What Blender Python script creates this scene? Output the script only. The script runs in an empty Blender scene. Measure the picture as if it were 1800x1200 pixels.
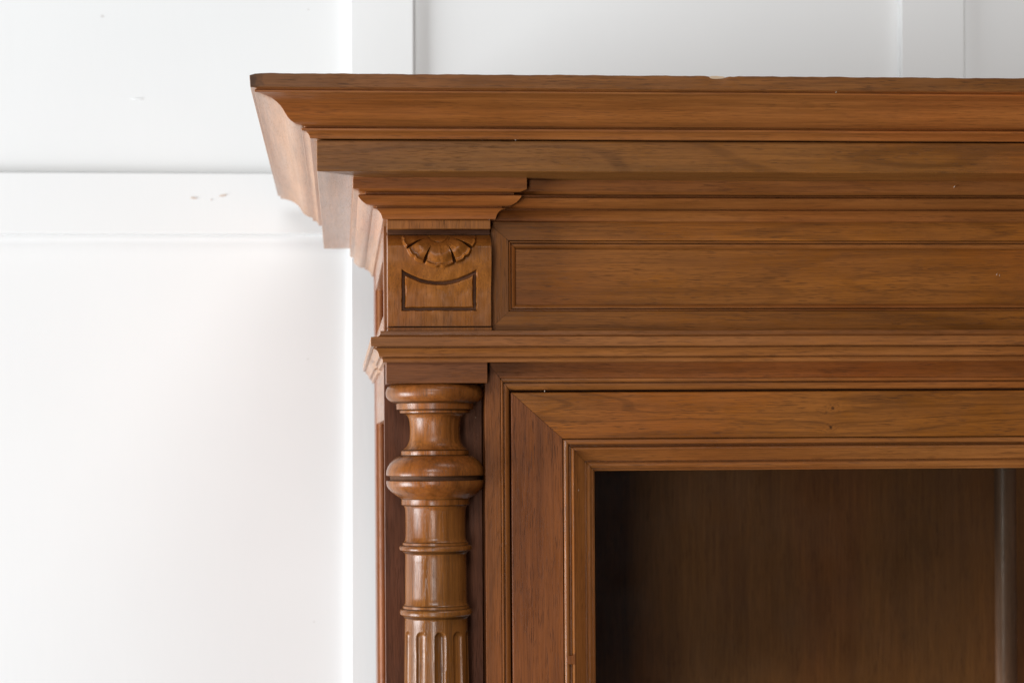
import bpy, bmesh, math
from mathutils import Vector, Matrix, noise as mnoise

# ------------------------------------------------------------------ camera
# Lengths below are in "u": 1 u = 0.364 mm, measured on the face-frame plane of the cabinet (depth 0).
F = 3850.0            # focal length in 1800-px widths of the photo
S = 1.40 / F          # metres per u
EYE = 1.90            # eye height (m)
TH = math.atan(300.0 / F)
PHI = 0.0062
HOR = 778.0

sc = bpy.context.scene
cam = bpy.data.cameras.new("camera")
camo = bpy.data.objects.new("camera", cam)
sc.collection.objects.link(camo)
camo.location = (0, -1.40, EYE)
camo.rotation_euler = (Matrix.Rotation(-TH, 3, 'Z') @ Matrix.Rotation(math.pi / 2, 3, 'X') @ Matrix.Rotation(-PHI, 3, 'Z')).to_euler()
cam.sensor_width = 36.0
cam.lens = F / 1800.0 * 36.0
cam.shift_y = (HOR - 600.0) / 1800.0
cam.clip_start = 0.05
cam.clip_end = 60
cam.dof.use_dof = True
cam.dof.focus_distance = 1.37
cam.dof.aperture_fstop = 14
sc.camera = camo

# ------------------------------------------------------------------ light
w = bpy.data.worlds.new("World"); sc.world = w; w.use_nodes = True
bgn = w.node_tree.nodes["Background"]
bgn.inputs[0].default_value = (1.0, 0.98, 0.95, 1)
bgn.inputs[1].default_value = 0.015

def area(name, loc, target, sx, sy, power, col=(1, 1, 1)):
    l = bpy.data.lights.new(name, 'AREA'); l.shape = 'RECTANGLE'; l.size = sx; l.size_y = sy
    l.energy = power; l.color = col
    o = bpy.data.objects.new(name, l); sc.collection.objects.link(o)
    o.location = loc
    o.rotation_euler = (Vector(target) - Vector(loc)).to_track_quat('-Z', 'Y').to_euler()
    return o
area("window_light", (-4.2, -0.95, EYE - 1.3), (0.0, 0.3, EYE), 2.2, 2.2, 385, (0.945, 0.975, 1.0))
area("front_window_light", (-0.85, -4.2, EYE - 0.5), (0.2, 0, EYE), 0.55, 1.8, 57, (1.0, 0.99, 0.98))
area("upper_fill_light", (-0.6, -3.8, EYE + 1.8), (0.4, 0.4, EYE + 0.2), 1.6, 0.8, 55, (0.98, 0.99, 1.0))  # added fill, not a window: brightens the wall above the cornice
area("overhead_fill_light", (0.9, -1.0, EYE + 2.6), (0.8, 0.4, EYE + 0.3), 1.4, 1.0, 30, (1.0, 0.98, 0.95))  # added overhead fill to lift the right-hand wall, no real fixture

sc.view_settings.view_transform = 'Standard'
sc.view_settings.look = 'None'
sc.view_settings.exposure = 0.0
sc.view_settings.gamma = 1.0
sc.view_settings.use_curve_mapping = False
sc.cycles.max_bounces = 8
sc.cycles.diffuse_bounces = 5
sc.cycles.glossy_bounces = 4
sc.cycles.transparent_max_bounces = 8
sc.cycles.use_denoising = True

# ------------------------------------------------------------------ measuring helpers
def U(x, y, Y):
    """place (X, Z) in u of something measured at photo spot (x, y) when it lies at depth Y (u)"""
    dx = (x - 900.0) / F; dy = -(y - HOR) / F
    u = dx * math.cos(PHI) + dy * math.sin(PHI)
    v = -dx * math.sin(PHI) + dy * math.cos(PHI)
    d = (u * math.cos(TH) + math.sin(TH), -u * math.sin(TH) + math.cos(TH), v)
    t = (Y + F) / d[1]
    return d[0] * t, d[2] * t
def XX(x, y, Y=0): return U(x, y, Y)[0]
def ZZ(x, y, Y=0): return U(x, y, Y)[1]

def contour(pts, xb, yb):
    """left-hand silhouette of a moulding -> (outset from the body at xb/yb, height)"""
    out = []
    for (x, y) in pts:
        o = 0.0
        for _ in range(6):
            X, Z = U(x, y, yb - o)
            o = xb - X
        out.append((o, Z))
    return out

ROOT = Vector((0.42, 0.23, EYE - 900 * S))
def W(X, Y, Z): return Vector((X * S, Y * S, EYE + Z * S))

# ------------------------------------------------------------------ node helpers
class NT:
    def __init__(self, mat):
        mat.use_nodes = True
        self.t = mat.node_tree; self.t.nodes.clear()
    def n(self, typ, **kw):
        nd = self.t.nodes.new(typ)
        for k, v in kw.items(): setattr(nd, k, v)
        return nd
    def l(self, a, b): self.t.links.new(a, b)
    def val(self, sock, v):
        if hasattr(v, 'is_output') or isinstance(v, bpy.types.NodeSocket): self.l(v, sock)
        else: sock.default_value = v
    def math(self, op, a, b=None, c=None, clamp=False):
        nd = self.n('ShaderNodeMath', operation=op, use_clamp=clamp)
        self.val(nd.inputs[0], a)
        if b is not None: self.val(nd.inputs[1], b)
        if c is not None: self.val(nd.inputs[2], c)
        return nd.outputs[0]
    def mapping(self, vec, loc=(0, 0, 0), scale=(1, 1, 1), rot=(0, 0, 0)):
        nd = self.n('ShaderNodeMapping')
        nd.inputs['Location'].default_value = loc; nd.inputs['Scale'].default_value = scale
        nd.inputs['Rotation'].default_value = rot
        self.l(vec, nd.inputs['Vector']); return nd.outputs[0]
    def noise(self, vec, scale, detail=2, rough=0.5, dist=0.0):
        nd = self.n('ShaderNodeTexNoise')
        self.l(vec, nd.inputs['Vector']); nd.inputs['Scale'].default_value = scale
        nd.inputs['Detail'].default_value = detail; nd.inputs['Roughness'].default_value = rough
        nd.inputs['Distortion'].default_value = dist
        return nd.outputs['Fac']
    def remap(self, v, a, b, c=0.0, d=1.0, smooth=True):
        nd = self.n('ShaderNodeMapRange', clamp=True)
        if smooth: nd.interpolation_type = 'SMOOTHSTEP'
        self.val(nd.inputs[0], v)
        for i, q in enumerate((a, b, c, d)): nd.inputs[1 + i].default_value = q
        return nd.outputs[0]
    def mix(self, f, a, b, mode='MIX'):
        nd = self.n('ShaderNodeMix', data_type='RGBA', blend_type=mode)
        self.val(nd.inputs[0], f)
        for s, v in ((nd.inputs[6], a), (nd.inputs[7], b)):
            if isinstance(v, (tuple, list)): s.default_value = (*v[:3], 1)
            else: self.l(v, s)
        return nd.outputs[2]

X_, Y_, Z_ = 0, 1, 2
WOODS = {}
def wood(name, axis, light, dark, seed=0.0, figure=0.5, rough=0.36, pores=0.6, coat=0.08, knots=(), patch=0.5, specks=True, bump=0.28, streaks=0.6, spec=0.18, stains=()):
    """walnut: drifting colour, growth-line figure, fibre streaks, short pores; the grain runs along axis"""
    key = (name, axis)
    if key in WOODS: return WOODS[key]
    m = bpy.data.materials.new(name + '_' + 'xyz'[axis]); t = NT(m)
    co = t.n('ShaderNodeTexCoord').outputs['Object']
    if knots:
        # bend the fibres round each knot
        disp = None
        for (kx, kz, kr) in knots:
            d = t.n('ShaderNodeVectorMath', operation='DISTANCE')
            flat = t.mapping(co, scale=(1, 0, 1))
            t.l(flat, d.inputs[0]); d.inputs[1].default_value = (kx, 0, kz)
            g = t.math('MULTIPLY', t.math('EXPONENT', t.math('MULTIPLY', d.outputs['Value'], -1.0 / (kr * 1.8))), kr * 1.6)
            disp = g if disp is None else t.math('ADD', disp, g)
        cmb = t.n('ShaderNodeCombineXYZ'); t.l(disp, cmb.inputs[2]); t.l(disp, cmb.inputs[1])
        ad = t.n('ShaderNodeVectorMath', operation='ADD'); t.l(co, ad.inputs[0]); t.l(cmb.outputs[0], ad.inputs[1])
        co = ad.outputs[0]
    def st(k, rot=(0, 0, 0)):
        s = [1.0, 1.0, 1.0]; s[axis] = k
        return t.mapping(co, loc=(seed * 1.37, seed * 0.71, seed * 2.13), scale=s, rot=rot)
    drift = t.noise(st(0.16), 26, 3, 0.55, 0.4)
    broad = t.noise(st(0.35), 9, 2, 0.5)
    ring_src = t.noise(st(0.10), 17, 2, 0.45, 0.25)
    rings = t.math('SINE', t.math('MULTIPLY', ring_src, 95.0))
    ringl = t.remap(rings, 0.70, 1.0)
    fibre = t.noise(st(0.025), 900, 3, 0.6)
    pore_n = t.noise(st(0.045), 2300, 1, 0.5)
    pore_m = t.noise(st(0.2), 110, 2, 0.6)
    pore = t.math('MULTIPLY', t.remap(pore_n, 0.55, 0.68), t.remap(pore_m, 0.35, 0.65, 0.35, 1.0))
    base = t.mix(t.remap(drift, 0.22, 0.80), light, dark)
    mid = tuple(0.5 * (a + b) for a, b in zip(light, dark))
    warm = (mid[0] * 1.12, mid[1] * 0.86, mid[2] * 0.70)
    cool = (mid[0] * 0.90, mid[1] * 0.97, mid[2] * 1.0)
    base = t.mix(t.math('MULTIPLY', t.remap(broad, 0.48, 0.66), patch), base, warm)
    base = t.mix(t.math('MULTIPLY', t.remap(broad, 0.50, 0.34), patch), base, cool)
    deep = tuple(c * 0.38 for c in dark)
    base = t.mix(t.math('MULTIPLY', ringl, figure * 0.42), base, deep)
    streak = t.noise(st(0.035), 210, 3, 0.6)
    base = t.mix(t.remap(streak, 0.48, 0.72, 0.0, 0.62 * streaks), base, tuple(c * 0.50 for c in dark))
    base = t.mix(t.remap(streak, 0.50, 0.30, 0.0, 0.22), base, tuple(c * 1.25 for c in light))
    base = t.mix(t.remap(fibre, 0.30, 0.72, 0.0, 0.42), base, tuple(c * 0.55 for c in dark))
    base = t.mix(t.math('MULTIPLY', pore, pores * (0.8 if axis != Y_ else 0.2)), base, tuple(c * 0.22 for c in dark))
    for (kx, kz, kr) in knots:
        d = t.n('ShaderNodeVectorMath', operation='DISTANCE')
        t.l(t.mapping(t.n('ShaderNodeTexCoord').outputs['Object'], scale=(1, 0, 1)), d.inputs[0]); d.inputs[1].default_value = (kx, 0, kz)
        wob = t.math('ADD', d.outputs['Value'], t.math('MULTIPLY', t.math('SUBTRACT', t.noise(co, 700, 2), 0.5), kr * 1.6))
        base = t.mix(t.remap(wob, kr * 1.0, kr * 0.25, 0.0, 0.85), base, tuple(c * 0.16 for c in dark))
    for (kx, kz, kr, ks) in stains:
        d = t.n('ShaderNodeVectorMath', operation='DISTANCE')
        t.l(t.mapping(t.n('ShaderNodeTexCoord').outputs['Object'], scale=(1, 0, 1)), d.inputs[0]); d.inputs[1].default_value = (kx, 0, kz)
        wob = t.math('ADD', d.outputs['Value'], t.math('MULTIPLY', t.math('SUBTRACT', t.noise(co, 300, 3), 0.5), kr * 1.2))
        base = t.mix(t.remap(wob, kr, kr * 0.2, 0.0, ks), base, tuple(c * 0.25 for c in dark))
    if specks:
        sp = t.n('ShaderNodeTexVoronoi'); t.l(t.n('ShaderNodeTexCoord').outputs['Object'], sp.inputs['Vector'])
        sp.inputs['Scale'].default_value = 26.0
        spn = t.math('ADD', sp.outputs['Distance'], t.math('MULTIPLY', t.noise(t.n('ShaderNodeTexCoord').outputs['Object'], 900, 1), 0.03))
        base = t.mix(t.remap(spn, 0.030, 0.022, 0.0, 0.45), base, (0.45, 0.33, 0.23))
    b = t.n('ShaderNodeBsdfPrincipled'); t.l(base, b.inputs['Base Color'])
    r = t.math('ADD', t.remap(t.noise(st(0.5 if axis != Y_ else 0.03), 60, 3), 0.3, 0.7, rough - 0.06, rough + 0.10), t.math('MULTIPLY', pore, 0.15))
    t.l(r, b.inputs['Roughness'])
    b.inputs['Specular IOR Level'].default_value = spec
    b.inputs['Coat Weight'].default_value = coat if axis != Y_ else 0.5; b.inputs['Coat Roughness'].default_value = 0.24
    bp = t.n('ShaderNodeBump'); bp.inputs['Strength'].default_value = bump if axis != Y_ else bump * 0.01; bp.inputs['Distance'].default_value = 0.00025
    hgt = t.math('ADD', t.math('MULTIPLY', pore, -1.0), t.math('ADD', t.math('MULTIPLY', fibre, 0.5), t.math('MULTIPLY', t.noise(st(0.4), 130, 2), 2.2)))
    t.l(hgt, bp.inputs['Height']); t.l(bp.outputs[0], b.inputs['Normal'])
    o = t.n('ShaderNodeOutputMaterial'); t.l(b.outputs[0], o.inputs[0])
    WOODS[key] = m
    return m

L1, D1 = (0.350, 0.129, 0.033), (0.225, 0.073, 0.017)   # moulded walnut, warm
L2, D2 = (0.335, 0.114, 0.0175), (0.212, 0.068, 0.010)   # flat boards, a little greener
L3, D3 = (0.275, 0.085, 0.0165), (0.182, 0.053, 0.010)   # stiles, redder
L4, D4 = (0.350, 0.128, 0.028), (0.165, 0.054, 0.012)   # turned work, honey
L5, D5 = (0.345, 0.124, 0.023), (0.205, 0.068, 0.012)   # carved corbel
LS, DS = (0.470, 0.215, 0.085), (0.360, 0.156, 0.056)   # side runs: same wood made paler, window light put into the colour
_tip = W(XX(440, 140, -297), 0, ZZ(440, 140, -297)) - ROOT
M_crown = wood('crown_walnut', X_, L1, D1, 1.0, 0.25, patch=0.7, stains=((_tip.x, _tip.z, 22 * S, 0.8),))
M_lip = wood('cornice_lip_walnut', X_, (0.235, 0.090, 0.024), (0.150, 0.054, 0.014), 27.0, 0.4, pores=0.8, stains=((_tip.x, _tip.z, 24 * S, 0.85),))
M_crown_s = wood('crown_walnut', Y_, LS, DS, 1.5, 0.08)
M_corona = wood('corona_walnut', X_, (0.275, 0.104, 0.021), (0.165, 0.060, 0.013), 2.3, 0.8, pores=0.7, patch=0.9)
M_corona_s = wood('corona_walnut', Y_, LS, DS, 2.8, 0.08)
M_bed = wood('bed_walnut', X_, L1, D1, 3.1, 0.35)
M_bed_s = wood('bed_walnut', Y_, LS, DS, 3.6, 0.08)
M_frieze = wood('frieze_walnut', X_, L2, D2, 4.2, 0.8, pores=0.75)
M_frieze_v = wood('frieze_walnut', Z_, L2, D2, 4.9, 0.5)
M_panel = wood('panel_walnut', X_, L2, D2, 6.1, 0.6, pores=0.75)
M_waist = wood('waist_walnut', X_, L1, D1, 7.3, 0.3, pores=0.7)
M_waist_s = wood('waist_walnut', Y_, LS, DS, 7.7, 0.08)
M_rail = wood('rail_walnut', X_, L3, D3, 8.4, 0.4)
M_stile = wood('stile_walnut', Z_, tuple(c * 0.92 for c in L3), tuple(c * 0.85 for c in D3), 9.1, 0.5, pores=0.8)
M_bead = wood('bead_walnut', X_, L1, D1, 10.2, 0.3, rough=0.3)
M_bead_v = wood('bead_walnut', Z_, L1, D1, 10.8, 0.3, rough=0.3)
M_block = wood('corbel_walnut', Z_, L5, D5, 11.4, 0.15, rough=0.30, pores=0.6)
M_neck = wood('neck_walnut', Z_, L5, D5, 11.9, 0.2, rough=0.4, pores=1.0)
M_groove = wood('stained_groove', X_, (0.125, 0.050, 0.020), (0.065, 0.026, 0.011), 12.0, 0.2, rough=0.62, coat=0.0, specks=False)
M_turn = wood('turned_walnut', Z_, L4, D4, 13.3, 0.4, rough=0.27, bump=0.42, pores=0.6, coat=0.2, spec=0.26, patch=1.0, streaks=1.0, specks=False)
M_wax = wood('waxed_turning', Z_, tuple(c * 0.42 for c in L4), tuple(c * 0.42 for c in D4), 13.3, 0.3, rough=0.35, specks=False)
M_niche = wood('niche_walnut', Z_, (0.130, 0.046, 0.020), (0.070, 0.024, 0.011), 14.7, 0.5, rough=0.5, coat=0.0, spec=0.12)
M_side = wood('side_walnut', Z_, L3, D3, 15.5, 0.4)
M_back = wood('back_board', Z_, (0.36, 0.130, 0.030), (0.23, 0.078, 0.017), 16.6, 0.25, rough=0.5, specks=False, streaks=0.3)
M_plinth = wood('cap_walnut', X_, (0.225, 0.072, 0.018), (0.150, 0.046, 0.011), 17.2, 0.3)

def mat_wall():
    m = bpy.data.materials.new('white_eggshell_paint'); t = NT(m)
    co = t.n('ShaderNodeTexCoord').outputs['Object']
    n1 = t.noise(co, 3.2, 3, 0.55)
    base = t.mix(t.remap(n1, 0.3, 0.7), (0.755, 0.765, 0.765), (0.735, 0.745, 0.745))
    sp = t.n('ShaderNodeTexVoronoi'); t.l(co, sp.inputs['Vector']); sp.inputs['Scale'].default_value = 7.0
    base = t.mix(t.remap(sp.outputs['Distance'], 0.018, 0.008, 0.0, 0.30), base, (0.42, 0.40, 0.38))
    b = t.n('ShaderNodeBsdfPrincipled'); t.l(base, b.inputs['Base Color'])
    b.inputs['Roughness'].default_value = 0.55; b.inputs['Specular IOR Level'].default_value = 0.3
    bp = t.n('ShaderNodeBump'); bp.inputs['Strength'].default_value = 0.05; bp.inputs['Distance'].default_value = 0.0012
    h = t.math('ADD', t.noise(t.mapping(co, scale=(1, 1, 0.12)), 260, 3), t.math('MULTIPLY', t.noise(co, 22, 3), 2.0))
    t.l(h, bp.inputs['Height']); t.l(bp.outputs[0], b.inputs['Normal'])
    t.l(b.outputs[0], t.n('ShaderNodeOutputMaterial').inputs[0])
    return m
M_wall = mat_wall()

def mat_plain(name, col, rough=0.6):
    m = bpy.data.materials.new(name); t = NT(m)
    co = t.n('ShaderNodeTexCoord').outputs['Object']
    base = t.mix(t.noise(co, 300, 3), tuple(c * 0.75 for c in col), tuple(min(1, c * 1.2) for c in col))
    b = t.n('ShaderNodeBsdfPrincipled'); t.l(base, b.inputs['Base Color']); b.inputs['Roughness'].default_value = rough
    t.l(b.outputs[0], t.n('ShaderNodeOutputMaterial').inputs[0])
    return m
M_bare = mat_plain('bare_wood_chip', (0.50, 0.36, 0.24), 0.8)
M_chip = mat_plain('brown_paint_chip', (0.62, 0.52, 0.45), 0.8)
M_flake = mat_plain('white_fleck', (0.50, 0.40, 0.32), 0.7)

def mat_glass():
    m = bpy.data.materials.new('old_window_glass'); t = NT(m)
    fr = t.n('ShaderNodeFresnel'); fr.inputs['IOR'].default_value = 1.5
    f2 = t.math('MULTIPLY', fr.outputs[0], 1.85, clamp=True)       # two faces of the pane
    tr = t.n('ShaderNodeBsdfTransparent'); tr.inputs[0].default_value = (0.93, 0.95, 0.93, 1)
    gl = t.n('ShaderNodeBsdfGlossy'); gl.inputs['Roughness'].default_value = 0.02
    co = t.n('ShaderNodeTexCoord').outputs['Object']
    bp = t.n('ShaderNodeBump'); bp.inputs['Strength'].default_value = 0.15; bp.inputs['Distance'].default_value = 0.002
    t.l(t.noise(t.mapping(co, scale=(1, 1, 0.4)), 7, 1), bp.inputs['Height']); t.l(bp.outputs[0], gl.inputs['Normal'])
    mx = t.n('ShaderNodeMixShader'); t.l(f2, mx.inputs[0]); t.l(tr.outputs[0], mx.inputs[1]); t.l(gl.outputs[0], mx.inputs[2])
    # thin film of dust
    df = t.n('ShaderNodeBsdfDiffuse'); df.inputs[0].default_value = (0.5, 0.48, 0.45, 1)
    dn = t.remap(t.noise(co, 30, 4, 0.6), 0.35, 0.75, 0.0008, 0.004)
    m2 = t.n('ShaderNodeMixShader'); t.l(dn, m2.inputs[0]); t.l(mx.outputs[0], m2.inputs[1]); t.l(df.outputs[0], m2.inputs[2])
    t.l(m2.outputs[0], t.n('ShaderNodeOutputMaterial').inputs[0])
    return m
M_glass = mat_glass()

# ------------------------------------------------------------------ mesh helpers
def finish(name, bm, mats, parent=None, bevel=0.0, angle=32, origin=None):
    bmesh.ops.recalc_face_normals(bm, faces=bm.faces)
    me = bpy.data.meshes.new(name)
    org = ROOT if origin is None else origin
    for v in bm.verts: v.co -= org
    for f in bm.faces: f.smooth = True
    bm.to_mesh(me); bm.free()
    for m in mats: me.materials.append(m)
    me.set_sharp_from_angle(angle=math.radians(angle))
    o = bpy.data.objects.new(name, me); sc.collection.objects.link(o)
    if parent is not None: o.parent = parent
    else: o.location = org
    if bevel:
        b = o.modifiers.new('worn_edges', 'BEVEL'); b.width = bevel * S; b.segments = 2
        b.limit_method = 'ANGLE'; b.angle_limit = math.radians(38); b.harden_normals = True
        b.use_clamp_overlap = True
    return o

def wob(v, amp=0.5, sc_=9.0):
    n = mnoise.noise_vector(v * sc_)
    return v + Vector((n.x, n.y, n.z)) * amp * S

def sweep(prof, xl, xr, yf, yr, nx=60, ny=24, amp=0.5, edge=None, segs=('L', 'F', 'R'), matidx={'L': 1, 'F': 0, 'R': 1}, bm=None, close=True, mitre_r=False):
    """run a closed (outset, height) profile round the left side, front and right side; corners mitred"""
    bm = bm or bmesh.new()
    stations = []
    if 'L' in segs:
        for i in range(ny): stations.append(('L', i / ny))
    if 'F' in segs:
        for i in range(nx): stations.append(('F', i / nx))
        stations.append(('F', 1.0))
    if 'R' in segs:
        for i in range(1, ny + 1): stations.append(('R', i / ny))
    rows = []
    for (s, t) in stations:
        row = []
        for k, (o, z) in enumerate(prof):
            if s == 'L': X, Y = xl - o, yr + (yf - o - yr) * t
            elif s == 'F':
                a = xl - (o if 'L' in segs else 0); b = xr + (o if ('R' in segs or mitre_r) else 0)
                X, Y = a + (b - a) * t, yf - o
            else: X, Y = xr + o, (yf - o) + (yr - yf + o) * t
            zz = z
            if edge: X, Y, zz = edge(k, s, X, Y, z)
            row.append(bm.verts.new(wob(W(X, Y, zz), amp if s == 'F' else 0.0)))
        rows.append(row)
    n = len(prof)
    for i in range(len(rows) - 1):
        s = stations[i][0] if stations[i + 1][0] == stations[i][0] or stations[i][0] == 'L' else stations[i + 1][0]
        for k in range(n if close else n - 1):
            a, b = rows[i], rows[i + 1]
            f = bm.faces.new((a[k], a[(k + 1) % n], b[(k + 1) % n], b[k])); f.material_index = matidx[s]
    if close:
        for r in (rows[0], rows[-1]):
            bm.faces.new(r)
    return bm

def box(bm, x0, x1, y0, y1, z0, z1, mi=0, amp=0.0):
    vs = [bm.verts.new(wob(W(x, y, z), amp)) for z in (z0, z1) for y in (y0, y1) for x in (x0, x1)]
    for q in ((0, 1, 3, 2), (4, 6, 7, 5), (0, 4, 5, 1), (2, 3, 7, 6), (0, 2, 6, 4), (1, 5, 7, 3)):
        bm.faces.new([vs[i] for i in q]).material_index = mi
    return bm

def frame_side(levels, side, gap=0.4, n=24, amp=0.35):
    """one mitred member of a frame; levels = [(x0, z0, x1, z1, Y)] from the outer edge to the inner"""
    bm = bmesh.new(); rows = []
    for (x0, z0, x1, z1, Y) in levels:
        if side == 'T': a, b = (x0 + gap, z1), (x1 - gap, z1)
        elif side == 'B': a, b = (x0 + gap, z0), (x1 - gap, z0)
        elif side == 'L': a, b = (x0, z0), (x0, z1 - gap)
        else: a, b = (x1, z0), (x1, z1 - gap)
        rows.append([bm.verts.new(wob(W(a[0] + (b[0] - a[0]) * i / n, Y, a[1] + (b[1] - a[1]) * i / n), amp)) for i in range(n + 1)])
    for j in range(len(rows) - 1):
        for i in range(n):
            bm.faces.new((rows[j][i], rows[j][i + 1], rows[j + 1][i + 1], rows[j + 1][i]))
    return bm

def arc(p0, p1, bulge, n=5):
    """points strictly between p0 and p1 on a bowed line"""
    out = []
    dx, dy = p1[0] - p0[0], p1[1] - p0[1]
    for i in range(1, n):
        t = i / n; b = bulge * 4 * t * (1 - t)
        out.append((p0[0] + dx * t - dy * b, p0[1] + dy * t + dx * b))
    return out

# ------------------------------------------------------------------ wall (behind the cabinet)
def thing(name, label, cat, loc, group=None):
    o = bpy.data.objects.new(name, None); sc.collection.objects.link(o)
    o.location = loc; o['label'] = label; o['category'] = cat; o.empty_display_size = 0.05
    if group: o['group'] = group
    return o

YW, YP = 1390.0, 1414.0        # faces of the wall's framing and of its sunk panels
YR = 1282.0                    # back of the cabinet
wall_org = W(0, YP, -900)
wall = thing('panelled_wall', 'white painted panelled wall with raised rails and stiles behind the cabinet', 'wall', wall_org)
wx0, wx1, wz0, wz1 = -4200.0, 7200.0, -2600.0, 2700.0
zr1, zr0 = ZZ(230, 302.5, YW), ZZ(230, 411, YW)
xs = [(XX(614, 500, YW), XX(725, 60, YW)), (XX(1581, 60, YW), XX(1694, 60, YW))]
xs.insert(0, (xs[0][0] - (xs[1][0] - xs[0][0]), xs[0][1] - (xs[1][0] - xs[0][0])))
xs.append((xs[2][0] + (xs[2][0] - xs[1][0]), xs[2][1] + (xs[2][0] - xs[1][0])))
TILT = 0.004
def wall_piece(name, x0, x1, z0, z1, y, mi=None, bev=5.0, thick=60):
    bm = bmesh.new()
    nx, nz = max(2, int((x1 - x0) / 90)), max(2, int((z1 - z0) / 90))
    g = [[bm.verts.new(wob(W(x0 + (x1 - x0) * i / nx - TILT * (z0 + (z1 - z0) * j / nz) * -1.0, y, z0 + (z1 - z0) * j / nz), 1.4, 3.0)) for i in range(nx + 1)] for j in range(nz + 1)]
    for j in range(nz):
        for i in range(nx):
            bm.faces.new((g[j][i], g[j][i + 1], g[j + 1][i + 1], g[j + 1][i]))
    per = g[0] + [g[j][nx] for j in range(1, nz + 1)] + g[nz][nx - 1::-1] + [g[j][0] for j in range(nz - 1, 0, -1)]
    bk = [bm.verts.new(v.co + Vector((0, thick * S, 0))) for v in per]
    for i in range(len(per)):
        j = (i + 1) % len(per)
        bm.faces.new((per[i], per[j], bk[j], bk[i]))
    o = finish(name, bm, [M_wall], wall, bevel=bev, origin=wall_org)
    return o
edges = [wx0] + [e for p in xs for e in p] + [wx1]
bm = bmesh.new(); box(bm, wx0, wx1, YP, YP + 40, wz0, wz1)
finish('wall_panel', bm, [M_wall], wall, origin=wall_org)
for (a, b) in xs[1:3]: wall_piece('stile', a, b, wz0, wz1, YW)
wall_piece('rail', wx0, xs[1][0] - 0.6, zr0, zr1, YW + 1.0)
wall_piece('rail', xs[1][1] + 0.6, xs[2][0] - 0.6, zr0, zr1, YW + 1.0)
wall_piece('rail', xs[2][1] + 0.6, wx1, zr0, zr1, YW + 1.0)
# chips in the paint of the left rail, nicks in the panel above
def flake(name, px, py, Y, rx, rz, mat, rot=0.0, proud=0.6, parent=None, org=None, n=14):
    X, Z = U(px, py, Y); bm = bmesh.new(); vs = []
    for i in range(n):
        a = 2 * math.pi * i / n
        k = 1 + 0.35 * mnoise.noise(Vector((px * 0.37 + math.cos(a) * 1.3, py * 0.21, math.sin(a) * 1.3)))
        dx, dz = rx * k * math.cos(a), rz * k * math.sin(a)
        vs.append(bm.verts.new(W(X + dx * math.cos(rot) - dz * math.sin(rot), Y - proud * 0.4, Z + dx * math.sin(rot) + dz * math.cos(rot))))
    c = bm.verts.new(W(X, Y - proud, Z))
    for i in range(n): bm.faces.new((vs[i], vs[(i + 1) % n], c))
    bk = [bm.verts.new(v.co + Vector((0, 3 * S, 0))) for v in vs]
    for i in range(n): bm.faces.new((vs[i], vs[(i + 1) % n], bk[(i + 1) % n], bk[i]))
    return finish(name, bm, [mat], parent, origin=org)
for (px, py, rx, rz, r) in ((340, 348, 8, 2.0, -0.1), (392, 343.5, 9, 2.4, 0.15), (371, 351, 1.6, 1.2, 0)):
    flake('paint_chip', px, py, YW, rx, rz, M_chip, r, 0.5, wall, wall_org)
for (px, py, rx, rz) in ((180, 29, 4.5, 3.5), (542, 17, 2.5, 2), (541, 631, 1.8, 2.2), (552, 1092, 1.6, 2.0)):
    flake('paint_chip', px, py, YP, rx, rz, mat_plain('scuff', (0.62, 0.61, 0.60), 0.8), 0, 0.4, wall, wall_org)
flake('paint_chip', 241, 174, YP, 15, 3.2, M_wall, 0.0, 2.2, wall, wall_org)

# ------------------------------------------------------------------ the cabinet
cab = thing('display_cabinet', 'carved brown walnut display cabinet with moulded cornice, turned column and glazed door', 'cabinet', ROOT)
ZB = -900.0                     # how far down it is built
XR = 2500.0                     # its right-hand flank
XL = XX(681.5, 490, -36)        # left flank
YB = -36.0                      # face of corbel, plinth
COR_X, COR_Y = XX(557, 275, -178), -178.0

# --- crown cornice
crown_pts = [(438, 128.3), (438.6, 140), (439.5, 153.2), (449.5, 154.4), (449.5, 157.4), (446.4, 157.9), (447, 161.6),
             (453, 162.6), (459, 164.5), (468, 168), (477, 172.4), (485, 178.2), (492, 185), (497, 192), (501, 199), (505, 205.5),
             (510, 211), (516, 215.3), (522, 218.4), (528.6, 220.6), (536, 221.6), (536, 224.4), (529.4, 225), (530, 229.4), (534, 229.9), (538, 231.6),
             (541.5, 235), (543.6, 239), (544.6, 243.0), (551, 243.8)]
crown = contour(crown_pts, COR_X, COR_Y)
zc_top = ZZ(556.8, 244.6, COR_Y); zc_bot = ZZ(557.3, 300.8, COR_Y)
crown_loop = crown + [(-2, zc_top + 0.5), (-190, zc_top + 0.5), (-190, crown[0][1])]
xchip = XX(1262, 133, COR_Y - crown[0][0])
def crown_edge(k, s, X, Y, z):
    if k == 0 and s == 'F':
        z += 0.9 * mnoise.noise(Vector((X * 0.045, 1.3, 0))) + 0.5 * mnoise.noise(Vector((X * 0.21, 7.1, 0)))
        d = (X - xchip) / 17.0
        if abs(d) < 1: z -= 3.6 * (1 - d * d); Y += 1.5
        d = (X - xchip - 24) / 9.0
        if abs(d) < 1: z -= 1.6 * (1 - d * d)
        dl = X - (COR_X - crown[0][0])
        if dl < 14: z -= 3.0 * (1 - dl / 14) ** 2
    return X, Y, z
bm = sweep(crown_loop, COR_X, XR + 130, COR_Y, YR, nx=360, ny=40, amp=0.6, edge=crown_edge)
zlip = W(0, 0, crown[3][1]).z
for f in bm.faces:
    if f.material_index == 0 and f.calc_center_median().z > zlip: f.material_index = 2
finish('crown_moulding', bm, [M_crown, M_crown_s, M_lip], cab, bevel=1.1)
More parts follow.
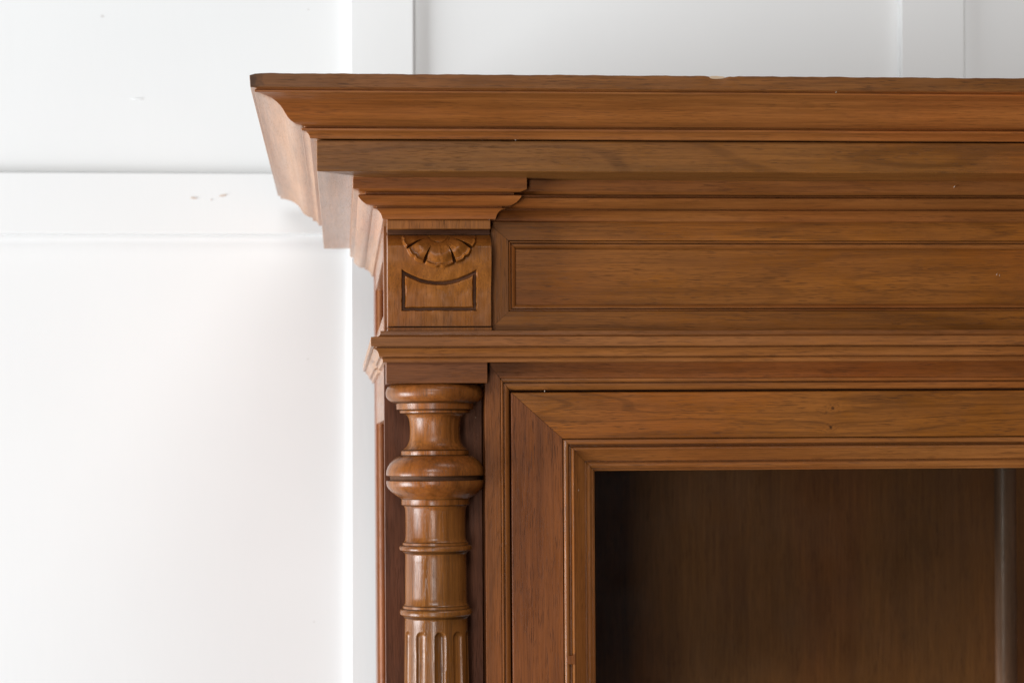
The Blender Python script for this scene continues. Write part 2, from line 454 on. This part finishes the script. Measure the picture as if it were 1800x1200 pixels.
# corona board below it
cor_loop = [(0, zc_top - 1.6), (0, zc_bot), (-190, zc_bot), (-190, zc_top - 1.6)]
bm = sweep(cor_loop, COR_X, XR + 130, COR_Y, YR, nx=120, ny=30, amp=0.5)
finish('cornice_board', bm, [M_corona, M_corona_s], cab, bevel=1.1)
bm = bmesh.new(); box(bm, COR_X - 60, XR + 200, COR_Y - 40, YR - 2, crown[0][1] - 12, crown[0][1] - 3)
finish('top_board', bm, [M_corona], cab)

# --- corbel cornice (breaks forward over the column, runs back along the flank)
bed_pts = [(620.6, 311.0), (620.6, 331.4), (626, 334.2), (630.6, 336.2), (642, 338.4), (642, 341.6), (630.0, 342.4), (629.4, 344.0), (630.4, 346.4), (632.6, 349.2),
           (635, 352), (638, 355), (643, 358.6), (648, 360.8), (654, 362.2), (662, 362.8), (662, 365.0), (655.6, 365.6), (657.5, 366.4), (662, 368.2),
           (666, 371.2), (669, 375.2), (671, 379.8), (672, 384.2)]
bed = contour(bed_pts, XL, YB)
BX1 = XX(862.5, 450, YB)        # right edge of corbel and its neck
zb_top = zc_bot + 3.0; zb_bot = ZZ(690, 386, YB)
bed_loop = [(bed[0][0], zb_top)] + bed[1:] + [(bed[-1][0] - 1, zb_bot + 0.0), (-30, zb_bot + 0.0), (-30, zb_top)]
# path: flank -> front of corbel -> short return on the right
bm = sweep(bed_loop, XL, BX1, YB, YR - 3, nx=30, ny=36, amp=0.3, segs=('L', 'F'), mitre_r=True)
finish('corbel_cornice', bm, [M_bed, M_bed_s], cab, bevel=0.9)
# the right-hand return of the same moulding
bm = bmesh.new(); rows = []
for i, yq in enumerate((None, 30.0)):
    rows.append([bm.verts.new(W(BX1 + (o if True else 0), (YB - o) if yq is None else yq, z)) for (o, z) in bed_loop])
for k in range(len(bed_loop)):
    j = (k + 1) % len(bed_loop)
    bm.faces.new((rows[0][k], rows[0][j], rows[1][j], rows[1][k]))
finish('corbel_cornice_return', bm, [M_bed_s], cab)
# --- bed moulding under the cornice along the frieze
fr_loop = [(o, z) for (o, z) in bed_loop[:-2]]
fr_loop = fr_loop[:-1] + [(3.0, ZZ(1000, 390.5, -2)), (-40, ZZ(1000, 390.5, -2)), (-40, zb_top)]
bm = sweep(fr_loop, BX1 + 4, XR, 0.0, YR - 3, nx=90, ny=20, amp=0.5, segs=('F', 'R'))
finish('bed_moulding', bm, [M_bed, M_bed_s], cab, bevel=0.9)

# --- neck band above the corbel, strip below it
bm = bmesh.new(); box(bm, XL, BX1, YB, 40, ZZ(770, 402.4, YB), zb_bot - 0.3)
finish('corbel_neck', bm, [M_neck], cab, bevel=0.8)
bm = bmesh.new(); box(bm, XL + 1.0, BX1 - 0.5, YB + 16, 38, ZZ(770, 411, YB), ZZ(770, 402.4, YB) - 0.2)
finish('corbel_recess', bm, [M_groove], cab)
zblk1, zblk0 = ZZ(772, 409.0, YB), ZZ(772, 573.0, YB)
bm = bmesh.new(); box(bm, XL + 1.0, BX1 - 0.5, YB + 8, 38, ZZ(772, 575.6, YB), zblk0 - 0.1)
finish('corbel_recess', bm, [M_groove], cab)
bm = bmesh.new(); box(bm, XL - 0.5, BX1 + 1.0, YB - 1, 38, ZZ(772, 583.5, YB), ZZ(772, 575.8, YB))
finish('corbel_base', bm, [M_block], cab, bevel=0.6)

# --- carved corbel block: a relief over a gently bowed face
def sstep(a, b, x):
    t = max(0.0, min(1.0, (x - a) / (b - a))); return t * t * (3 - 2 * t)
NOTCH = (27, 65, 114.5, 153)
def relief(u, v):
    """outward height (u) and whether the spot is in the stained groove, for photo spot (u, v)"""
    # S-shaped face
    h = 19.0 * sstep(410, 436, v) * (1 - sstep(446, 526, v)) - 26.0 * (1 - sstep(406, 425, v)) ** 1.2
    g = False
    # half rosette
    cx, cy = 772.0, 412.0
    dx, dy = (u - cx) / 66.0, (v - cy) / 59.0
    r = math.hypot(dx, dy); a = math.degrees(math.atan2(dy, dx))
    if dy > -0.05:
        cuts = (-8,) + NOTCH + (188,)
        for i in range(5):
            if cuts[i] <= a < cuts[i + 1]:
                c0, c1 = cuts[i], cuts[i + 1]; break
        else: c0, c1 = 0, 180
        q = (a - c0) / (c1 - c0) * 2 - 1                    # -1..1 across the petal
        edge = 1.0 - 0.055 * q * q - 0.035 * math.exp(-(q / 0.16) ** 2)
        inside = 1 - sstep(edge - 0.035, edge + 0.03, r)
        rr = r / edge
        dish = 9.5 * math.sin(min(1, max(0, (rr - 0.16) / 0.62)) * math.pi / 2) - 4.2 * sstep(0.62, 0.9, rr) + 2.4 * sstep(0.90, 0.98, rr)
        dish += 1.6 * (1 - q * q) * sstep(0.4, 0.8, rr)
        for nk in NOTCH:
            bend = nk + (10.0 * (r - 0.95) * (1 if nk < 90 else -1)) * 1.4
            dist = abs(math.radians(a - bend)) * r * 62
            wd = 0.3 + 3.0 * sstep(0.42, 0.98, r)
            if 0.5 < r < 0.97 and dist < wd * 0.45: g = True
            if r > 0.40: dish -= 11.0 * sstep(0.40, 0.60, r) * max(0.0, 1 - dist / wd) ** 0.9
        if r < 0.30:
            dish = -1.5 + 3.0 * math.sqrt(max(0, 1 - (r / 0.25) ** 2)) if r < 0.25 else -3.0
        dish *= sstep(410, 416, v)
        h += inside * dish * 1.35
    # sunk outline of the little shield
    ytop = 493.5 - 20.0 * ((u - 772.0) / 66.0) ** 2
    u += 0.9 * mnoise.noise(Vector((u * 0.05, v * 0.09, 5))); v += 0.9 * mnoise.noise(Vector((u * 0.09, v * 0.05, 8)))
    d = min(u - 706.0, 838.0 - u, 546.5 - v, (v - ytop) * 0.92)
    if 0 < d < 8.4:
        k = sstep(0, 1.8, d) * (1 - sstep(5.4, 8.2, d))
        h -= 6.0 * k; g = g or 1.0 < d < 6.4
    return h, g
nu, nv = 280, 256
bm = bmesh.new(); grid = []
for j in range(nv + 1):
    row = []
    for i in range(nu + 1):
        u = 682.0 + 180.5 * i / nu; v = 409.0 + 164.0 * j / nv
        h, g = relief(u, v)
        X = XL + (BX1 - XL) * i / nu; Z = zblk1 + (zblk0 - zblk1) * j / nv
        p = W(X, YB - h + 0.5 * mnoise.noise(Vector((u * 0.06, v * 0.06, 3))), Z)
        row.append((bm.verts.new(p), g))
    grid.append(row)
for j in range(nv):
    for i in range(nu):
        q = (grid[j][i], grid[j][i + 1], grid[j + 1][i + 1], grid[j + 1][i])
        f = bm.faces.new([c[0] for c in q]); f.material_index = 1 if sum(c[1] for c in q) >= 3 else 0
per = [grid[0][i][0] for i in range(nu + 1)] + [grid[j][nu][0] for j in range(1, nv + 1)] + [grid[nv][i][0] for i in range(nu - 1, -1, -1)] + [grid[j][0][0] for j in range(nv - 1, 0, -1)]
bk = [bm.verts.new(Vector((v.co.x, 38 * S, v.co.z))) for v in per]
for i in range(len(per)):
    j = (i + 1) % len(per); bm.faces.new((per[i], per[j], bk[j], bk[i]))
finish('carved_corbel', bm, [M_block, M_groove], cab, angle=50)

# --- frieze: mitred frame, bead and sunk panel
fx0, fz1 = BX1 - 6, ZZ(1000, 388, 0)
fz0 = ZZ(1000, 584, 0)
ix0, iz1 = XX(894, 480, 0), ZZ(950, 422.8, 0)
iz0 = ZZ(950, 547.3, 0)
jx0, jz1, jz0 = XX(908, 480, 9), ZZ(950, 439, 9), ZZ(950, 534, 9)
def lv(k):   # rectangle between outer bead edge (k=0) and panel edge (k=1)
    return (ix0 + (jx0 - ix0) * k, iz0 + (jz0 - iz0) * k, 9e3, iz1 + (jz1 - iz1) * k)
XE = XR - 40
flat = [(fx0, fz0, XE, fz1, 40), (fx0, fz0, XE, fz1, 0.0), (ix0, iz0, XE - 40, iz1, 0.0), (ix0, iz0, XE - 40, iz1, 11.0)]
for s, m in (('T', M_frieze), ('B', M_frieze), ('L', M_frieze_v)):
    finish('frieze_stile' if s == 'L' else 'frieze_rail', frame_side(flat, s, n=40), [m], cab, bevel=0.6)
bp = [(0.0, 11), (0.05, 10), (0.07, 2.5), (0.10, 1.4), (0.2, 1.6), (0.26, 3.2), (0.29, 10), (0.38, 10), (0.42, 3.6), (0.55, 3.8), (0.7, 5.2), (0.84, 7.6), (0.88, 8.6), (0.90, 14), (1.0, 14), (1.0, 16)]
bead = []
for (k, y) in bp:
    r = lv(k); bead.append((r[0], r[1], XE - 40 - 14 * k, r[3], y))
for s, m in (('T', M_bead), ('B', M_bead), ('L', M_bead_v)):
    finish('frieze_bead', frame_side(bead, s, n=40, amp=0.25), [m], cab)
bm = bmesh.new(); box(bm, jx0 - 14, XE - 20, 13, 30, jz0 - 14, jz1 + 14)
finish('frieze_panel', bm, [M_panel], cab)
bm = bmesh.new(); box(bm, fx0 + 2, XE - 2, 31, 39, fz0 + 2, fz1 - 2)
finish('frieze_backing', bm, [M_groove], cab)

# --- waist moulding between frieze and door
waist_pts = [(668.6, 581.6), (668.4, 586), (667.6, 589), (664.6, 591.4), (652, 592.0), (651.7, 600), (651.9, 608.3), (661.5, 609.0), (661.5, 611.4), (657.0, 612.0), (658.4, 613.6), (661.5, 615.2),
             (664, 618.4), (665.5, 622.4), (666.2, 626.6), (671.5, 627.2), (671.5, 629.0), (668.4, 629.6), (671.4, 630.2), (672.3, 632.6), (672.6, 636.7)]
waist = contour(waist_pts, XL, YB)
wl = waist + [(waist[-1][0] - 12, waist[-1][1] - 0.4), (-80, waist[-1][1] - 0.4), (-80, waist[0][1])]
def waist_edge(k, s, X, Y, z):
    if s == 'L' and 11 <= k <= 20 and 380 < Y < 560:            # chip knocked out of the side run
        X += 7.0 * math.sin((Y - 380) / 180 * math.pi)
    return X, Y, z
bm = sweep(wl, XL, XR, YB, YR - 3, nx=110, ny=60, amp=0.45, edge=waist_edge)
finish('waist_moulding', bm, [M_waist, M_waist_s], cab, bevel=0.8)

# --- plinth over the column
px0, px1 = XX(679.3, 655, YB), XX(856.8, 655, YB)
pz1, pz0 = waist[-1][1] + 4, ZZ(768, 673.2, YB)
bm = bmesh.new(); box(bm, px0, px1, YB, 60, pz0, pz1)
finish('column_plinth', bm, [M_plinth], cab, bevel=0.8)

# --- column niche board
YN = 88.0
nx0, nx1 = XX(676.4, 800, YN), XX(853, 800, 0)
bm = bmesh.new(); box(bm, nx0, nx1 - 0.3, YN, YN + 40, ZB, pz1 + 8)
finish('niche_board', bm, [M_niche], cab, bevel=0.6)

# --- turned column
YC = 44.0
cxm = XX(764.6, 750, YC)
prof = [(674.0, 50), (674.6, 72), (676.5, 78), (680, 83), (685, 86), (691, 86.8), (697, 86), (702, 82.6), (706, 77.4), (708.6, 71), (709.6, 68.6), (714, 68.2), (719.4, 68.0),
        (720.0, 61.4), (722, 62.4), (725.6, 61.6), (726.6, 58), (728, 51.5), (731, 48.4), (735, 46.4), (742, 45), (752, 44.3), (762, 44.3), (772, 45.2), (779, 47.4), (785, 51), (789.6, 56.5),
        (791.4, 58.6), (792.2, 60.2), (798.6, 60.2), (799.6, 60), (801, 64.5), (804, 70), (808, 74.8), (813, 79.6), (819, 83.6), (826, 86), (832, 86.6), (834.8, 86.2), (835.4, 84.6),
        (836, 80.5), (839.5, 79.6), (843, 80.4), (843.6, 84.6), (844.2, 86.2), (848, 86.4), (853, 85.4), (858, 82.6), (863, 78), (868, 71.8), (872.6, 64.6), (875.4, 60.6), (877, 59.8), (886, 60), (887.2, 58.4),
        (888, 56), (891, 54.4), (896, 53.4), (905, 52.9), (925, 53), (942, 53.1), (948, 54), (951.4, 56), (952.6, 58.2), (956.6, 58.4), (957.4, 61), (958.6, 63.2), (961.5, 64.6), (965, 63.8), (966.8, 61), (967.6, 58), (970, 57), (971.4, 55),
        (974, 54), (985, 54), (1018, 54.6), (1048, 54.7), (1059, 55.2), (1062, 57), (1063.4, 58.8), (1067.4, 59), (1069, 61.4), (1070.4, 63.4), (1074, 64.4), (1078, 63.8), (1080, 61.4), (1081, 58.4), (1083.4, 57.4), (1085, 55.8),
        (1088, 55.4), (1100, 55.6)]
y = 1102.0
while y < 1135: prof.append((y, 55.6 + (y - 1100) * 0.014)); y += 1.4
while y < 1240: prof.append((y, 55.6 + (y - 1100) * 0.014)); y += 8
prof += [(1500, 61), (1900, 64)]
# subdivide long steps for smooth shading
NA = 300
bm = bmesh.new(); rows = []
for (yy, r) in prof:
    z = ZZ(764.6, yy, YC); r2 = r * (F + YC - 20) / F
    row = []
    for i in range(NA):
        a = math.radians(30) - math.radians(240) * i / (NA - 1)     # the back third is against the board
        rr = r2
        if yy > 1101:
            for k in range(-3, 3):
                ac = math.radians(-90 + 4.6 + 35.6 * k)
                dd = (a - ac) * r2
                hw = 10.2
                top = 1117.5
                if yy < top: e = 1 - (dd / hw) ** 2 - ((top - yy) / 11.0) ** 2
                else: e = 1 - (dd / hw) ** 2
                if e > 0: rr -= 6.2 * math.sqrt(e)
        row.append(bm.verts.new(wob(W(cxm + rr * math.cos(a), YC + rr * math.sin(a), z), 0.3, 20)))
    rows.append(row)
for j in range(len(rows) - 1):
    for i in range(NA - 1):
        f = bm.faces.new((rows[j][i], rows[j][i + 1], rows[j + 1][i + 1], rows[j + 1][i]))
        ym = 0.5 * (prof[j][0] + prof[j + 1][0])
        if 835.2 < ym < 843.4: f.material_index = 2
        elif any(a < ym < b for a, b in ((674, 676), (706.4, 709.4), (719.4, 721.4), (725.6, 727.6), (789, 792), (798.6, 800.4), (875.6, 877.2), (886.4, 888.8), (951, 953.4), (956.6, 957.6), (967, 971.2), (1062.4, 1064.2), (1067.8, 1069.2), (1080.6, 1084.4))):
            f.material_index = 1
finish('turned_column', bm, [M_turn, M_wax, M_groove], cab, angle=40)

# --- face frame round the door opening
gx0, gz1 = XX(853, 800, 0), ZZ(870, 637.5, 0) + 6
hx0, hz1 = XX(880, 800, 0), ZZ(900, 664.5, 0)
kx0, kz1 = XX(896.6, 800, 0), ZZ(960, 685.2, 0)
FE = XR - 60
lev = [(gx0, ZB, XR - 10, gz1, 60), (gx0, ZB, XR - 10, gz1, 0), (hx0, ZB, FE, hz1, 0), (hx0 + 0.3, ZB, FE, hz1 - 0.3, 3)]
bd = [(0, 3), (0.05, 1.0), (0.2, 0.2), (0.30, 1.2), (0.32, 8.0), (0.42, 8.0), (0.46, 1.6), (0.6, 1.4), (0.8, 3.0), (0.94, 6.0), (1.0, 8.5), (1.0, 60)]
blev = [(hx0 + (kx0 - hx0) * k, ZB, FE - 20 * k, hz1 + (kz1 - hz1) * k, y) for (k, y) in bd]
for s, m, mb, nm in (('T', M_rail, M_bead, 'frame_rail'), ('L', M_stile, M_bead_v, 'frame_stile')):
    p = finish(nm, frame_side(lev, s, n=50), [m], cab, bevel=0.6)
    finish('frame_bead', frame_side(blev, s, n=50, amp=0.25), [mb], p)

# --- glazed door
door = bpy.data.objects.new('door', None); sc.collection.objects.link(door); door.parent = cab; door.empty_display_size = 0.02
dx0, dz1 = XX(898.8, 800, 3), ZZ(960, 689.2, 3)
sx0, sz1 = XX(989.6, 900, 3), ZZ(1050, 769.8, 3)
ox0, oz1 = XX(1045.0, 900, 20), ZZ(1100, 826.6, 20)
DE = FE - 26
dlev = [(dx0, ZB, DE, dz1, 45), (dx0, ZB, DE, dz1, 4.5), (dx0 + 1.5, ZB, DE, dz1 - 1.5, 3), (sx0, ZB, DE - 90, sz1, 3), (sx0 + 0.4, ZB, DE - 90, sz1 - 0.4, 13)]
gd = [(0, 13), (0.02, 13), (0.03, 3.5), (0.06, 1.2), (0.11, 0.6), (0.17, 1.8), (0.19, 4.6), (0.20, 13), (0.25, 13), (0.265, 4.0), (0.29, 1.2), (0.33, 0.2), (0.365, 1.4), (0.385, 4.0), (0.42, 5.0), (0.5, 8.0), (0.6, 11.5),
      (0.69, 13.6), (0.705, 19), (0.735, 19), (0.75, 14.4), (0.79, 12.4), (0.85, 12.6), (0.91, 15.2), (0.925, 18.5), (0.945, 18.5), (0.96, 17.4), (1.0, 19.4), (1.0, 40)]
glev = [(sx0 + (ox0 - sx0) * k, ZB, DE - 90 - 55 * k, sz1 + (oz1 - sz1) * k, y) for (k, y) in gd]
knots = tuple(((XX(a, b, 3) * S - ROOT.x), (EYE + ZZ(a, b, 3) * S - ROOT.z), 4.2 * S) for a, b in ((1464, 717), (1460, 751)))
M_drail = wood('door_rail_walnut', X_, L2, D2, 18.9, 1.0, pores=0.85, knots=knots)
M_dstile = wood('door_stile_walnut', Z_, (0.245, 0.073, 0.0155), (0.150, 0.042, 0.009), 20.3, 0.6, pores=0.85)
M_gb = wood('glazing_walnut', X_, L1, D1, 21.0, 0.25, rough=0.26, coat=0.5)
M_gbv = wood('glazing_walnut', Z_, L1, D1, 21.7, 0.25, rough=0.26, coat=0.5)
finish('door_rail', frame_side(dlev, 'T', n=60), [M_drail], door, bevel=0.6)
finish('door_stile', frame_side(dlev, 'L', n=60), [M_dstile], door, bevel=0.6)
finish('glazing_moulding', frame_side(glev, 'T', n=60, amp=0.3), [M_gb], door)
finish('glazing_moulding', frame_side(glev, 'L', n=60, amp=0.3), [M_gbv], door)
# repaired notch in the outer bead of the stile
bm = bmesh.new()
nx_, nz_ = U(1003, 1157, 0)
vsn = [(-7, 5), (4, 6), (9, 12), (9, -10), (-7, -10)]
fr = [bm.verts.new(W(nx_ + a, -1.5, nz_ + b)) for a, b in vsn]; bk_ = [bm.verts.new(W(nx_ + a, 9, nz_ + b)) for a, b in vsn]
bm.faces.new(fr)
for i in range(5): bm.faces.new((fr[i], fr[(i + 1) % 5], bk_[(i + 1) % 5], bk_[i]))
finish('bead_patch', bm, [M_stile], door, bevel=1.2)
bm = bmesh.new(); box(bm, ox0 - 12, DE - 130, 34, 40, ZB, oz1 + 12)
finish('glass_pane', bm, [M_glass], door)

# --- left flank: frame with two sunk panels
SX0, SX1 = XX(676.8, 800, YN), XX(676.8, 800, YN) + 60
def flank(name, y0, y1, z0, z1, mat, x0=SX0):
    bm = bmesh.new(); box(bm, x0, SX1, y0, y1, z0, z1)
    return finish(name, bm, [mat], cab, bevel=1.0)
ys0, ys1 = 170.0, 1050.0
ztop = zc_bot - 5
flank('side_stile', YN + 0.5, ys0, ZB, ztop, M_side)
flank('side_stile', ys1, YR - 4, ZB, ztop, M_side)
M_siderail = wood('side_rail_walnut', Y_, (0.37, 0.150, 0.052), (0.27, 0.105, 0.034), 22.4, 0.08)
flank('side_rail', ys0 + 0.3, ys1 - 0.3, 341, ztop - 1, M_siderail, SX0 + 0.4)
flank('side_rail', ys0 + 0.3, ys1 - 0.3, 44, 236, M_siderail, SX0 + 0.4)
# raised bead on the rear stile and round the openings, sunk boards
def bead_v(x, y, z0, z1, r):
    bm = bmesh.new(); n = 10; lo, hi = [], []
    for i in range(n):
        a = 2 * math.pi * i / n
        lo.append(bm.verts.new(W(x + r * math.cos(a), y + r * math.sin(a), z0))); hi.append(bm.verts.new(W(x + r * math.cos(a), y + r * math.sin(a), z1)))
    for i in range(n):
        j = (i + 1) % n; bm.faces.new((lo[i], lo[j], hi[j], hi[i]))
    return finish('side_bead', bm, [M_bead_v], cab)
bead_v(SX0 + 11, ys1 - 2, ZB, 44, 7)
bead_v(SX0 + 11, ys1 - 2, 236, 341, 7)
flank('side_panel', ys0 - 4, ys1 + 4, 230, 346, M_side, SX0 + 19)
flank('side_panel', ys0 - 4, ys1 + 4, ZB, 50, M_side, SX0 + 19)

# --- inside: back boards with a batten, ceiling, far end
bm = bmesh.new(); box(bm, SX1 - 5, XR - 30, YR - 40, YR - 10, ZB, ztop)
finish('back_panel', bm, [M_back], cab)
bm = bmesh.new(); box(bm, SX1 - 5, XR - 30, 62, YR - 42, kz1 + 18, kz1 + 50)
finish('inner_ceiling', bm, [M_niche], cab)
bm = bmesh.new()
bxm = XX(1772, 1000, YR - 60)
nb = 12; lo, hi = [], []
for i in range(nb + 1):
    a = math.pi * i / nb
    lo.append(bm.verts.new(W(bxm - 26 * math.cos(a), YR - 41 - 16 * math.sin(a), ZB))); hi.append(bm.verts.new(W(bxm - 26 * math.cos(a), YR - 41 - 16 * math.sin(a), kz1 + 17)))
for i in range(nb): bm.faces.new((lo[i], lo[i + 1], hi[i + 1], hi[i]))
finish('back_batten', bm, [wood('batten_walnut', Z_, (0.32, 0.165, 0.10), (0.23, 0.115, 0.065), 25, 0.2, rough=0.3, specks=False)], cab)
bm = bmesh.new(); box(bm, XR - 45, XR, 62, YR - 4, ZB, ztop)
finish('end_board', bm, [M_side], cab)

# small pale flecks and scratches
for (px, py, Y, rx, rz, r) in ((957.5, 687, 0.5, 1.0, 2.2, 0), (906, 246, COR_Y, 2.4, 0.8, -0.9), (1678, 328, -62, 3.2, 0.7, 0.9), (1470, 162, COR_Y - 105, 2.2, 0.6, 1.1),
                               (1752, 482, 13, 3.5, 0.7, 1.2), (1757, 484, 13, 3.2, 0.6, 1.5), (1017, 861, 8, 1.3, 1.8, 0)):
    flake('pale_fleck', px, py, Y, rx * 0.6, rz * 0.6, M_flake, r, 1.0, cab, ROOT)
flake('pale_chip', 1261, 136.5, COR_Y - crown[0][0], 13, 2.6, M_bare, 0.0, 0.7, cab, ROOT)
